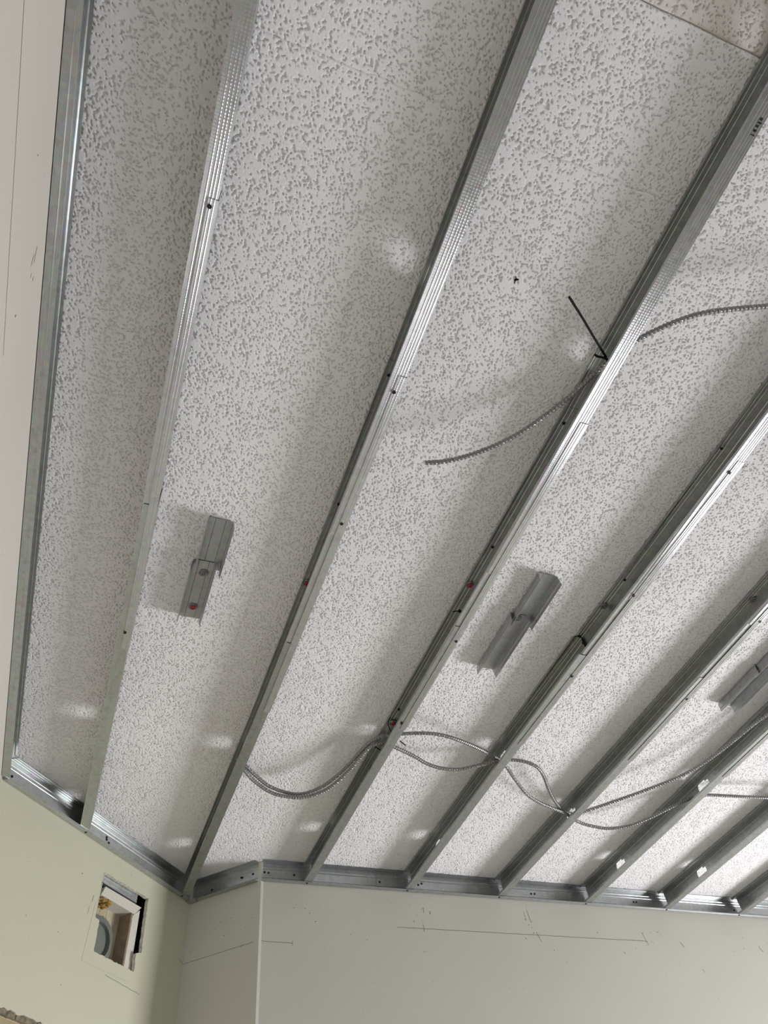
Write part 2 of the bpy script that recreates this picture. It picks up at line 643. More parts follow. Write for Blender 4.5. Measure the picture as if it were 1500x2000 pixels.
for (cx, cz, sx, sz, n) in ((.75, -.085, .05, .02, 9), (1.215, -.10, .02, .04, 14), (1.70, -.11, .03, .05, 16), (2.21, -.13, .05, .04, 16), (2.78, -.10, .05, .05, 12), (1.75, -.25, .3, .08, 10), (1.0, -.28, .2, .1, 6), (2.3, -.3, .3, .12, 8)):
    for _ in range(n):
        dot(bm, T3, m3(rs.gauss(cx, sx), min(-.02, rs.gauss(cz, sz))), rs.uniform(.0007, .0019), rs.choice((2, 2, 3)), sx=rs.uniform(.7, 1.8))
for _ in range(26):
    x, z = rs.uniform(.65, 2.9), rs.uniform(-.03, -.25)
    a = rs.uniform(0, 3.14)
    l = rs.uniform(.006, .025)
    stroke(bm, T3, [m3(x, z), m3(x + l * math.cos(a), z + l * math.sin(a))], .0008, 3)
struct(obj('wall_facing', bm, [M_WALL_F, M_GYPSUM, M_PENCIL, M_SCUFF]))

# corner bead between return and facing wall
bm = bmesh.new()
cb = B2Q.copy()
sec = [(-0.012, 0.009), (-0.004, 0.0016), (0.0, -0.003), (0.004, -0.0042), (0.014, -0.0008), (0.016, 0.006), (-0.006, 0.014)]
for a, b in ((ZB - 2.8, ZB + 0.071),):
    lo = [bm.verts.new((cb.x + x, cb.y + y, a)) for x, y in sec]
    hi = [bm.verts.new((cb.x + x, cb.y + y, b)) for x, y in sec]
    for i in range(len(sec)):
        j = (i + 1) % len(sec)
        bm.faces.new([lo[i], lo[j], hi[j], hi[i]])
    bm.faces.new(lo)
    bm.faces.new(hi)
struct(obj('trim_1', bm, M_WALL_F))

# ---- right wall with window opening, rear wall with an opening added for the fill light
bm = bmesh.new()
TR, _, _, LR = wall_frame(Vector((WALL_R, YB)), Vector((WALL_R, YR)))
hy = YB - WIN_Y
hz = WIN_Z - ZB
plate(bm, [(0, -ZB), (LR, -ZB), (LR, TOP), (0, TOP)],
      [[(hy - WIN_W / 2, hz - WIN_H / 2), (hy + WIN_W / 2, hz - WIN_H / 2), (hy + WIN_W / 2, hz + WIN_H / 2), (hy - WIN_W / 2, hz + WIN_H / 2)]], TR, 0.012)
struct(obj('wall_right', bm, [M_WALL_R, M_FRAME]))
bm = bmesh.new()
TB, _, _, LB = wall_frame(Vector((WALL_R, YR)), Vector((XL, YR)))
hs = WALL_R - 1.2
plate(bm, [(0, -ZB), (LB, -ZB), (LB, TOP), (0, TOP)],
      [[(hs - .8, 1.35 - ZB - .65), (hs + .8, 1.35 - ZB - .65), (hs + .8, 1.35 - ZB + .65), (hs - .8, 1.35 - ZB + .65)]], TB, 0.012)
struct(obj('wall_rear', bm, [M_WALL_R, M_FRAME]))


def frame_obj(name, T, sc, zc, wd, ht):
    bm = bmesh.new()
    for s0, s1, z0, z1 in ((sc - wd / 2 - .04, sc + wd / 2 + .04, zc - ht / 2 - .04, zc - ht / 2), (sc - wd / 2 - .04, sc + wd / 2 + .04, zc + ht / 2, zc + ht / 2 + .04),
                           (sc - wd / 2 - .04, sc - wd / 2, zc - ht / 2, zc + ht / 2), (sc + wd / 2, sc + wd / 2 + .04, zc - ht / 2, zc + ht / 2)):
        vs_ = [bm.verts.new(T(s, z, d)) for s in (s0, s1) for z in (z0, z1) for d in (0.001, 0.016)]
        for f in ((0, 1, 3, 2), (4, 6, 7, 5), (0, 4, 5, 1), (2, 3, 7, 6), (0, 2, 6, 4), (1, 5, 7, 3)):
            bm.faces.new([vs_[i] for i in f])
    struct(obj(name, bm, M_FRAME))


frame_obj('window_1', TR, hy, hz, WIN_W, WIN_H)
frame_obj('rear_fill_window', TB, hs, 1.35 - ZB, 1.6, 1.3)  # unseen frame, added round the rear fill light

# ---- floor
bm = bmesh.new()
plan = [(XL, YR), (WALL_R, YR), (WALL_R, YB), (0.590, YB), (B1Q.x, B1Q.y), (B1P.x, B1P.y)]
lo = [bm.verts.new((x, y, -0.02)) for x, y in plan]
hi = [bm.verts.new((x, y, 0.0)) for x, y in plan]
bm.faces.new(hi)
bm.faces.new(lo[::-1])
for i in range(6):
    bm.faces.new([lo[i], lo[(i + 1) % 6], hi[(i + 1) % 6], hi[i]])
struct(obj('floor', bm, M_FLOOR))

# ---------------------------------------------------------------- ceiling: sprayed texture as real relief
rng = np.random.default_rng(11)


def vnoise(x, y, cell, ang, seed):
    g = np.random.default_rng(seed).random((512, 512)).astype(np.float32)
    c, s = math.cos(ang), math.sin(ang)
    u = (x * c + y * s) / cell + 1000.0
    v = (-x * s + y * c) / cell + 1000.0
    iu = np.floor(u).astype(np.int64)
    iv = np.floor(v).astype(np.int64)
    fu = (u - iu)
    fv = (v - iv)
    fu = fu * fu * (3 - 2 * fu)
    fv = fv * fv * (3 - 2 * fv)
    iu %= 512
    iv %= 512
    ju = (iu + 1) % 512
    jv = (iv + 1) % 512
    return (g[iu, iv] * (1 - fu) * (1 - fv) + g[ju, iv] * fu * (1 - fv) + g[iu, jv] * (1 - fu) * fv + g[ju, jv] * fu * fv)


def sstep(a, b, x):
    t = np.clip((x - a) / (b - a), 0, 1)
    return t * t * (3 - 2 * t)


STEP = 0.0015
xs = np.arange(-0.300, 3.16, STEP)
ys = np.arange(-0.36, 2.80, STEP)
XX, YY = np.meshgrid(xs, ys, indexing='ij')
jx = (rng.random(XX.shape) - .5) * STEP * 0.5
jy = (rng.random(XX.shape) - .5) * STEP * 0.5
jx[0, :] = jx[-1, :] = 0
jy[:, 0] = jy[:, -1] = 0
PX = XX + jx
PY = YY + jy
n_a = vnoise(PX, PY, 0.0034, 0.5, 1)
n_b = vnoise(PX, PY, 0.0024, 1.3, 2)
n_c = vnoise(PX, PY, 0.022, 0.2, 3)
nn = 0.55 * n_a + 0.45 * n_b + 0.07 * (n_c - 0.5)
plat = sstep(0.305, 0.385, nn)
hgt = 0.0030 * plat + 0.0003 * vnoise(PX, PY, 0.0030, 0.9, 5) + 0.0006 * n_c
# joint of two ceiling boards (with a small step) and hair cracks
jw = 0.0015
wob = (vnoise(PX, PY * 0, 0.03, 0.0, 6) - .5) * 0.003
gro = np.exp(-((PY + 0.157 + wob) / jw) ** 2) * (PX > 0.45)
hgt = hgt * (1 - gro) - 0.0035 * gro
for (x0, x1, yy) in ((-0.05, 0.34, 0.087), (0.41, 0.79, 0.096), (2.13, 2.40, 1.954)):
    wb = (vnoise(PX, PY * 0, 0.02, 0.0, 8) - .5) * 0.004
    g2 = np.exp(-((PY - yy + wb) / 0.0014) ** 2) * (PX > x0) * (PX < x1)
    hgt = hgt - 0.0022 * g2
hgt = hgt + np.where((PY < -0.157) & (PX > 0.45), 0.0005, 0.0)
PZ = ZC - hgt
# keep what lies inside the room and in the part the picture shows
ex, ey = e1.x, e1.y
d1_ = (PX - B1P.x) * n1.x + (PY - B1P.y) * n1.y
d2_ = (PX - B1Q.x) * n2.x + (PY - B1Q.y) * n2.y
inside = (d1_ > -0.004) & (((PX <= 0.585) & (d2_ > -0.004)) | (PY < YB + 0.004))
lim = PX < (1.0 + (PY + 0.36) * 0.76)
ok = inside & lim
idx = -np.ones(PX.shape, dtype=np.int64)
cell = ok[:-1, :-1] & ok[1:, :-1] & ok[:-1, 1:] & ok[1:, 1:]
use = np.zeros(PX.shape, dtype=bool)
use[:-1, :-1] |= cell
use[1:, :-1] |= cell
use[:-1, 1:] |= cell
use[1:, 1:] |= cell
nv = int(use.sum())
idx[use] = np.arange(nv)
co = np.stack([PX[use], PY[use], PZ[use]], axis=1).astype(np.float32)
ci, cj = np.nonzero(cell)
q = np.stack([idx[ci, cj], idx[ci, cj + 1], idx[ci + 1, cj + 1], idx[ci + 1, cj]], axis=1)   # normals point down
mi = ((PY[ci, cj] < -0.157) & (PX[ci, cj] > 0.45)).astype(np.int32) * 2
# coarse remainder of the ceiling (outside the picture)
ex_v = []
ex_q = []


def cquad(x0, y0, x1, y1):
    k = nv + len(ex_v)
    ex_v.extend([(x0, y0, ZC - .002), (x0, y1, ZC - .002), (x1, y1, ZC - .002), (x1, y0, ZC - .002)])
    ex_q.append((k, k + 1, k + 2, k + 3))


cquad(XL, YR, WALL_R, -0.361)
cquad(3.15, -0.36, WALL_R, YB)
for yy in np.arange(-0.36, 2.60, 0.04):
    xl = 1.0 + (yy + 0.36) * 0.76 - 0.006
    if xl < 3.15:
        cquad(xl, float(yy), 3.15, float(min(yy + 0.04, YB)))
co = np.concatenate([co, np.array(ex_v, dtype=np.float32)])
q = np.concatenate([q, np.array(ex_q, dtype=np.int64)])
mi = np.concatenate([mi, np.ones(len(ex_q), dtype=np.int32)])
me = bpy.data.meshes.new('ceiling')
me.vertices.add(len(co))
me.vertices.foreach_set('co', co.ravel())
me.loops.add(len(q) * 4)
me.loops.foreach_set('vertex_index', q.ravel().astype(np.int32))
me.polygons.add(len(q))
me.polygons.foreach_set('loop_start', np.arange(0, len(q) * 4, 4, dtype=np.int32))
me.polygons.foreach_set('loop_total', np.full(len(q), 4, dtype=np.int32))
me.polygons.foreach_set('material_index', mi)
me.polygons.foreach_set('use_smooth', np.ones(len(q), dtype=bool))
for mm in (M_CEIL, M_CEIL_C, M_CEIL_B):
    me.materials.append(mm)
me.update(calc_edges=True)
co_ = bpy.data.objects.new('ceiling', me)
C.objects.link(co_)
struct(co_)
del PX, PY, PZ, XX, YY, n_a, n_b, n_c, nn, plat, hgt, co, q, mi
# roof slab above, keeps daylight out
bm = bmesh.new()
box(bm, (XL - .02, YR - .02, ZC + .006), (WALL_R + .02, 2.84, ZC + .05))
struct(obj('ceiling_slab', bm, M_FLOOR))

# ---------------------------------------------------------------- perimeter tracks
DEP = 0.0704
TRK_WEB = [(0.024, 0.0), (0.016, 0.0), (0.0145, -0.0006), (0.013, 0.0), (0.002, 0.0), (0.0018, 0.012), (0.0018, 0.0125), (0.0030, 0.0135), (0.0018, 0.0145),
           (0.0018, 0.043), (0.0034, 0.0445), (0.0018, 0.046), (0.0018, 0.054), (0.0036, 0.0555), (0.0018, 0.057), (0.0018, DEP), (0.006, DEP), (0.0075, DEP - .0009), (0.009, DEP), (0.015, DEP), (0.0165, DEP - .0009), (0.018, DEP), (0.024, DEP)]


def track(name, T, s0, s1, label, screws, fscrews, mat=None, cut0=0.0, cut1=0.0):
    """U channel with its web on the wall; screws on web (s,z), on bottom flange (s,dep)"""
    mid = T((s0 + s1) / 2, 0, 0.0)
    th = thing(name, mid, label, 'metal track', 'perimeter tracks round the ceiling edge')
    inv = Matrix.Translation(-mid)
    bm = bmesh.new()

    def TT(a, b, d):
        k = (d - s0) / (s1 - s0)
        sh = cut0 * a * (1 - k) + cut1 * a * k
        return T(d + sh, b, a) - mid
    sheet(bm, TRK_WEB, TT, s0, s1)
    ch = obj('channel', bm, mat or M_STEEL, th, solid=0.0009)
    n = (T(0, 0, 1) - T(0, 0, 0)).normalized()
    for s, z in screws:
        screw(th, T(s, z, 0.0026) - mid, n)
    for s, dd in fscrews:
        screw(th, T(s, -0.0006, dd) - mid, (0, 0, -1))
    return th


oy = -YR
track('wall_track', TL, 0.02, LL - 0.012, 'long galvanised track running along the cream left wall', [], [], cut1=-0.35)
track('wall_track', T1, 0.004, L1 - 0.010, 'galvanised track on the diagonal wall above the cut-out', [(.029, .024), (.468, .033), (.483, .020), (.470, .026)],
      [(.362, .012), (.896, .014)], mat=M_STEEL_D, cut0=0.35, cut1=-0.30)
t = track('wall_track', T2, 0.012, L2 - 0.007, 'short galvanised track on the narrow return wall', [(.094, .024), (.218, .035), (.223, .033), (.268, .034)], [], mat=M_STEEL_R)
bm = bmesh.new()
midp = t.location.copy()
pts = [(-0.002, 0.002), (0.030, 0.002), (0.034, 0.030), (0.014, 0.040), (-0.006, 0.030)]
bm.faces.new([bm.verts.new(T2(s + 0.006, -0.0018, d) - midp) for s, d in pts])
obj('end_tab', bm, M_STEEL, t, solid=0.0009)
track('wall_track', T3, 0.008, 0.455, 'galvanised track piece on the facing wall next to the corner bead', [(.621 - X0, .032), (.719 - X0, .031), (.600 - X0 + .006, .033)],
      [(.765 - X0, .014)], mat=M_STEEL_X)
track('wall_track', T3, 0.457, L3 - 0.02, 'long galvanised track on the facing wall carrying the right-hand studs',
      [(1.237 - X0, .036), (1.222 - X0, .030), (1.744 - X0, .030), (1.728 - X0, .029), (2.247 - X0, .028), (2.232 - X0, .027), (2.775 - X0, .025), (1.06 - X0, .03)],
      [(1.167 - X0, .014), (1.567 - X0, .014), (1.974 - X0, .014), (2.383 - X0, .014), (2.779 - X0, .014)], mat=M_STEEL_X)

# ---------------------------------------------------------------- ceiling studs
FL = 0.030
STUDS = {}


def cprofile(ribs, w=FL, z0=0.0014, depth=None, lip=0.0065):
    """C profile open to the left (a=0 is the open side)"""
    top = (DEP - 0.0012) if depth is None else depth
    p = [(0.0, z0 + lip), (0.0, z0)]
    if ribs:
        for r in ribs:
            p += [(r - 0.0011, z0), (r, z0 - 0.0009), (r + 0.0011, z0)]
    p += [(w, z0), (w, 0.012), (w - 0.0012, 0.013), (w, 0.014)]
    k = len(p) - 1
    p += [(w, 0.033), (w, 0.053), (w - 0.0012, 0.0545), (w, 0.056), (w, top), (w - 0.009, top), (w - 0.010, top - 0.0009), (w - 0.011, top),
          (w - 0.019, top), (w - 0.020, top - 0.0009), (w - 0.021, top), (0.0, top), (0.0, top - lip)]
    return p, k


def stud(n, near, far, y_end, label, holes_near, holes_far, screws, pins, y_near_end=0.985, y_far_start=1.212, splice=(0.54, 1.642), cut=0.0):
    """a ceiling stud made of two lengths joined by a splice channel. near / far: [(y, x_left)]"""
    fn, ff = lerpf(near), lerpf(far)
    base = Vector((ff(1.6), 1.2, ZB))
    th = thing('ceiling_stud', base, label, 'metal stud', 'parallel metal studs under the ceiling')
    STUDS[n] = th
    prof, k = cprofile([0.0085, 0.0150, 0.0205, 0.0265])
    bm = bmesh.new()
    sheet(bm, prof, lambda a, b, d: Vector((fn(d) + a, d, ZB + b)) - base, YR + 0.03, y_near_end, k, holes_near, kn=k - 3)
    a = obj('stud_length', bm, [M_STEEL, M_KNURL], th, solid=0.0008)
    a['label'] = 'nearer length with a ribbed and dimpled flange'
    prof, k = cprofile([])
    bm = bmesh.new()
    sheet(bm, prof, lambda a, b, d: Vector((ff(d) + a, d + (cut * a if d > 2 else 0), ZB + b)) - base, y_far_start, y_end, k, holes_far)
    b = obj('stud_length', bm, M_STEEL, th, solid=0.0008)
    b['label'] = 'farther smooth length reaching the wall'
    # splice: nested channel, its lower leg wraps over the right half of the flanges

    def fs(d):
        t_ = min(1, max(0, (d - splice[0]) / (splice[1] - splice[0])))
        return fn(d) * (1 - t_) + ff(d) * t_
    prof = [(0.0012, 0.0105), (0.0012, 0.0034), (0.014, 0.0034), (FL + 0.0013, 0.0034), (FL + 0.0013, 0.0120)]
    k2 = len(prof) - 1
    prof += [(FL + 0.0013, 0.033), (FL + 0.0013, 0.056), (FL + 0.0013, DEP - 0.0026), (0.021, DEP - 0.0026), (0.020, DEP - 0.0036), (0.019, DEP - 0.0026),
             (0.011, DEP - 0.0026), (0.010, DEP - 0.0036), (0.009, DEP - 0.0026), (-0.0012, DEP - 0.0026), (-0.0012, DEP - 0.009)]
    bm = bmesh.new()
    sheet(bm, prof, lambda a, b, d: Vector((fs(d) + a, d, ZB + b)) - base, splice[0], splice[1], kn=4)
    pf2 = [(0.0145, -0.0004), (0.0150, -0.0004), (0.0185, -0.0004), (0.0195, -0.0012), (0.0205, -0.0004), (0.0245, -0.0004), (0.0255, -0.0012), (0.0265, -0.0004), (FL + 0.0024, -0.0004), (FL + 0.0024, 0.011)]
    sheet(bm, pf2, lambda a, b, d: Vector((fs(d) + a, d, ZB + b)) - base, splice[0], splice[1], kn=8)
    s_ = obj('splice_channel', bm, [M_STEEL, M_KNURL], th, solid=0.0008)
    for (x, y) in screws:
        screw(th, Vector((x, y, ZB - 0.0009)) - base, (0, 0, -1))
    for (x, y, red) in pins:
        pin(th, Vector((x, y, ZB + DEP - 0.0042)) - base, red)
    return th


def reg(n):
    return 0.7524 + (n - 3) * 0.4064


stud(1, [(0.06, -.076), (1.03, -.066)], [(1.2, -.063), (2.38, -.0605)], 2.372,
     'first ceiling stud from the left, ending on the diagonal wall track left of the cut-out', [-1.4, -.8, -.2, .42], [1.85, 2.25],
     [(-.054, .355), (-.047, 1.42)], [(-.046, 1.19, False)], y_near_end=0.974, y_far_start=1.010, splice=(0.342, 1.478), cut=1.0)
stud(2, [(-.09, .349), (.31, .352), (.52, .353)], [(1.36, .354), (2.73, .334)], 2.742,
     'ceiling stud ending in the inner corner of the diagonal wall, two cables passing behind it', [-1.4, -.8, -.2, .37], [1.91, 2.50],
     [(.370, .592), (.371, .945)], [(.364, 1.201, True)], y_near_end=0.983, y_far_start=1.362, splice=(0.555, 1.651), cut=0.0)
stud(3, [(-.12, .772), (.56, .7725)], [(1.2, .769), (2.57, .753)], 2.589,
     'ceiling stud where three cables are bundled with black ties', [-1.4, -.8, -.15, .430], [1.752, 2.322],
     [(.793, 1.246), (.774, 1.615)], [(.783, 1.097, True), (.785, 1.700, True)], y_near_end=0.998, y_far_start=1.194, splice=(0.542, 1.644))
stud(4, [(-.1, 1.186), (.53, 1.186)], [(1.22, 1.163), (2.57, 1.158)], 2.589,
     'fourth ceiling stud from the left, a black tie wrapped over its joint', [-1.4, -.8], [1.746, 2.306],
     [(1.200, .558), (1.190, .968), (1.186, 1.30)], [(1.190, 1.074, False)], y_near_end=0.984, y_far_start=1.212, splice=(0.524, 1.638))
stud(5, [(-.1, 1.592), (.98, 1.587)], [(1.21, 1.583), (2.57, 1.560)], 2.589,
     'ceiling stud through whose hole two cables cross like an X', [-1.4, -.8], [2.022],
     [(1.610, .962), (1.600, 1.31)], [(1.612, .94, False)], y_near_end=0.981, y_far_start=1.214, splice=(0.53, 1.638))
stud(6, [(-.1, 1.990), (.98, 1.985)], [(1.21, 1.981), (2.57, 1.967)], 2.589,
     'ceiling stud with one cable leaving through its hole toward the right edge', [-1.4, -.8], [1.758, 2.325],
     [(2.01, .962)], [(2.0, 1.07, True)], y_near_end=0.981, y_far_start=1.214, splice=(0.53, 1.654))
stud(7, [(-.1, 2.395), (.98, 2.388)], [(1.21, 2.384), (2.57, 2.370)], 2.589,
     'second ceiling stud from the right edge, a clear punched hole near its wall end', [-1.4, -.8], [1.758, 2.325],
     [], [(2.4, 1.07, True)])
stud(8, [(-.1, 2.80), (.98, 2.795)], [(1.21, 2.79), (2.57, 2.776)], 2.589,
     'rightmost ceiling stud, only its wall end in view', [-1.4, -.8], [1.758],
     [], [(2.8, 1.07, True)])

# ---------------------------------------------------------------- ceiling brackets between the studs


def bracket(x, y0, ym, y1, label, pins, dx=0.010, tilt=0.0):
    base = Vector((x, (y0 + y1) / 2, ZB + DEP))
    th = thing('ceiling_bracket', base, label, 'metal bracket', 'short pinned brackets between the studs')

    def prof(wt, wb, z):
        return [(-wb, -0.032 - z), (-wb + 0.001, -0.022 - z), (-wb + 0.0028, -0.0205 - z), (-wb + 0.0012, -0.019 - z), (-wt - 0.001, -0.004 - z), (-wt, -z), (-0.0130, -z), (-0.0122, -z - 0.0010), (-0.0114, -z), (0.0114, -z), (0.0122, -z - .0010), (0.0130, -z),
                (wt, -z), (wt + 0.001, -0.004 - z), (wb - 0.0012, -0.019 - z), (wb - 0.0028, -0.0205 - z), (wb - 0.001, -0.022 - z), (wb, -0.032 - z)]
    bm = bmesh.new()
    sheet(bm, prof(0.0285, 0.0325, 0.0014), lambda a, b, d: Vector((x + dx / 2 + a, d, ZB + DEP + b)) - base, y0, ym + 0.02)
    obj('channel_piece', bm, M_CLIP, th, solid=0.0009)
    bm = bmesh.new()
    sheet(bm, prof(0.0255, 0.0300, 0.0032), lambda a, b, d: Vector((x - dx / 2 + a, d, ZB + DEP + b + tilt * (d - ym))) - base, ym - 0.004, y1)
    obj('channel_piece', bm, M_CLIP, th, solid=0.0009)
    for px, py, red in pins:
        pin(th, Vector((px, py, ZB + DEP - 0.0042)) - base, red)
    return th


bracket(0.1055, 1.059, 1.200, 1.397, 'grey steel bracket with a red-capped pin, left of the second stud', [(0.105, 1.234, False), (0.102, 1.356, True)], dx=0.012)
bracket(0.970, 1.012, 1.170, 1.396, 'steel bracket with one grey washer, between the third and fourth studs', [(0.967, 1.180, False)], dx=0.012)
bracket(1.838, 1.030, 1.186, 1.376, 'steel bracket at the right edge of the photo, between fifth and sixth studs', [(1.834, 1.172, True)], dx=0.010)

# ---------------------------------------------------------------- armoured cables


def unproj(px, py, z):
    """picture point of the survey -> point at height z above the stud underside"""
    v = Vector((px - 750, -(py - 1000), -1390.49))
    d = M @ v
    return Vector((0, 0, ZB - CAMH)) + d * ((CAMH + z) / d.z)


def cable(pts, label, r=0.0055):
    P3 = [unproj(*p) if len(p) == 3 else Vector(p[:3]) for p in pts]
    c = resample(catmull(P3, 12), 0.00155)
    base = c[len(c) // 2].copy()
    c = [p - base for p in c]
    bm = bmesh.new()
    pitch = 0.0086
    tube(bm, c, lambda s, k: r + 0.0005 - 0.0021 * max(0.0, 1 - abs(((s / pitch + k) % 1.0) - 0.5) / 0.24), 10)
    o = obj('armoured_cable', bm, M_CABLE, smooth=False)
    o.location = base
    tag(o, label, 'cable', 'armoured electric cables under the ceiling')
    return o


cable([(830, 904, .016), (868, 901, .016), (918, 889, .018), (970, 869, .020), (1020, 843, .022), (1070, 808, .025), (1110, 777, .028), (1142, 748, .031), (1165, 726, .033), (1186, 705, .034),
       (1215, 683, .034), (1250, 661, .032), (1290, 641, .028), (1330, 624.5, .024), (1370, 612.5, .021), (1410, 606, .018), (1460, 601, .016), (1500, 598, .015), (1600, 590, .016), (1800, 600, .02)],
      'single armoured cable with a cut free end, hanging in the upper half', 0.0053)
cable([(462, 1482, .040), (478, 1494, .035), (500, 1515, .026), (525, 1535, .018), (560, 1548, .012), (590, 1550.5, .010), (620, 1541, .012), (650, 1522, .017), (680, 1495, .023), (705, 1467, .029), (725, 1448, .034),
       (745, 1438, .038), (768, 1434, .040), (790, 1433, .036), (815, 1432, .025), (847, 1433, .018), (873, 1438, .015), (900, 1447, .016), (933, 1461, .022), (962, 1476, .034), (979, 1484, .040),
       (1000, 1484, .037), (1027, 1488, .027), (1050, 1499, .018), (1062, 1516, .017), (1070, 1537, .019), (1081, 1560, .024), (1096, 1579, .034), (1109, 1587, .039), (1126, 1589, .040), (1147, 1583, .035),
       (1200, 1565, .022), (1267, 1541, .016), (1333, 1514, .015), (1383, 1484, .017), (1433, 1446, .019), (1467, 1418, .021), (1500, 1393, .023), (1580, 1330, .027), (1700, 1240, .03)],
      'armoured cable of the lower pair, arching up after the third stud')
cable([(464, 1492, .026), (477, 1503, .021), (495, 1524, .013), (530, 1548, .003), (570, 1557, -.003), (600, 1556, -.004), (635, 1544, -.001), (660, 1526, .004), (685, 1502, .010), (705, 1478, .016), (722, 1460, .021),
       (742, 1452, .025), (757, 1454, .026), (773, 1460, .026), (807, 1476, .024), (833, 1491, .018), (860, 1500, .014), (893, 1503, .013), (927, 1497, .018), (955, 1490, .022), (974, 1487, .025),
       (990, 1499, .025), (1003, 1518, .024), (1029, 1551, .017), (1053, 1567, .015), (1080, 1579, .017), (1104, 1588, .023), (1116, 1597, .026), (1130, 1605, .028), (1150, 1612, .022), (1187, 1618, .014),
       (1227, 1613, .011), (1267, 1598, .013), (1300, 1582, .018), (1333, 1566, .024), (1358, 1556.5, .029), (1378, 1553, .031), (1396, 1553, .030), (1433, 1555, .024), (1500, 1558, .018), (1600, 1562, .02), (1700, 1566, .03)],
      'armoured cable of the lower pair, dipping after the fourth stud')

# ---------------------------------------------------------------- black cable ties


def tie(segs, label, wid=0.0038, th_=0.0013, heads=()):
    """flat nylon strap segments through 3D points"""
    allp = [[unproj(*p) for p in s] for s in segs]
    base = allp[0][0].copy()
    root = thing('cable_tie', base, label, 'cable tie', 'black ties on the studs')
    for s in allp:
        c = catmull(s, 6)
        bm = bmesh.new()
        prev = None
        for i, p in enumerate(c):
            t_ = (c[min(i + 1, len(c) - 1)] - c[max(i - 1, 0)]).normalized()
            side = t_.cross(Vector((0.2, 0.1, 1))).normalized() * wid / 2
            upv = side.cross(t_).normalized() * th_ / 2
            ring = [bm.verts.new(p - base + side * a + upv * b) for a, b in ((-1, -1), (1, -1), (1, 1), (-1, 1))]
            if prev:
                for k in range(4):
                    bm.faces.new([prev[k], prev[(k + 1) % 4], ring[(k + 1) % 4], ring[k]])
            else:
                bm.faces.new(ring)
            prev = ring
        bm.faces.new(prev)
        obj('strap', bm, M_BLACK, root)
    for h in heads:
        p = unproj(*h) - base
        bm = bmesh.new()
        box(bm, (p.x - .0038, p.y - .0035, p.z - .0028), (p.x + .0038, p.y + .0035, p.z + .0028))
        bmesh.ops.bevel(bm, geom=bm.edges[:], offset=0.0008, segments=1, affect='EDGES')
        obj('tie_head', bm, M_BLACK, root)
    return root


tie([[(1111, 579, -.004), (1118, 590, -.003), (1140, 625, .004), (1163, 664, .012), (1184, 698, .020)], [(1161, 692, .034), (1167, 696, .030), (1180, 699, .022), (1190, 705, .018)]],
    'black cable tie with a long straight tail pointing up left', 0.0048, heads=[(1189, 705, .018)])
tie([[(763, 1401, .034), (758, 1411, .030), (760, 1421, .026), (767, 1433, .022)]], 'thin black cable tie curling above the lower cable pair', 0.0022, heads=[(768, 1434, .024)])
tie([[(729, 1457, .030), (737, 1461, .024), (745, 1466, .018), (751, 1462, .014)], [(745, 1466, .016), (736, 1481, .012), (722, 1501, .008)]],
    'black cable tie below the cables with its tail hanging down the third stud', 0.0034, heads=[(745, 1466, .018)])
tie([[(781, 1446.5, .028), (786, 1451, .027), (792, 1456, .026)]], 'short black tie stub right of the third stud', 0.0034)
tie([[(884, 1195, .040), (892, 1193.5, .036), (901, 1195, .032)], [(897, 1190, .034), (902, 1199, .030)]], 'small black tie knot on the third stud splice', 0.0030, heads=[(898, 1194, .033)])
tie([[(1122, 1243, .040), (1132, 1243, .034), (1139, 1250, .028), (1137, 1258, .020)]], 'black tie wrapped over the fourth stud joint', 0.0030, heads=[(1132, 1243, .033)])

# screw points showing on the inner upper flanges, and a factory print on the third stud
for key, pts_ in (('second', [(759, 733), (661, 985)]), ('third', [(1101, 827), (962, 1069), (779, 1386)]), ('fourth', [(1409, 876), (1220, 1133), (1126, 1290), (1018, 1429)]), ('fifth', [(1489, 1200), (1360, 1335), (1239, 1462)])):
    st_ = STUDS[{'second': 2, 'third': 3, 'fourth': 4, 'fifth': 5}[key]]
    for px, py in pts_:
        screw(st_, unproj(px, py, DEP - 0.0048) - st_.location, (0, 0, -1), 0.0036)
st_ = STUDS[3]
for i, (dy, wd) in enumerate(((0, .002), (.006, .004), (.0075, .001), (.013, .004), (.019, .003), (.024, .0045))):
    bm = bmesh.new()
    box(bm, (.790, -.050 - dy - wd, ZB - .0004), (.797 - .002 * (i % 2), -.050 - dy, ZB + .0002))
    o = obj('printed_mark', bm, M_SCREW, st_)
    for v in o.data.vertices:
        v.co -= st_.location

# ---------------------------------------------------------------- things inside the wall cut-out


def hexa(bm, T, pts_front, dep0, dep1, mat=0):
    a = [bm.verts.new(T(s, z, dep0)) for s, z in pts_front]
    b = [bm.verts.new(T(s, z, dep1)) for s, z in pts_front]
    n = len(a)
    for f in ([a], [b[::-1]]):
        fc = bm.faces.new(f[0])
        fc.material_index = mat
    for i in range(n):
        fc = bm.faces.new([a[i], b[i], b[(i + 1) % n], a[(i + 1) % n]])
        fc.material_index = mat


cav = thing('wall_recess', T1(.61, -.2, -.04), 'small cream-lined recess seen through the cut-out in the diagonal wall', 'recess')
cb0 = cav.location.copy()


def Tc(s, z, d=0.0):
    return T1(s, z, d) - cb0


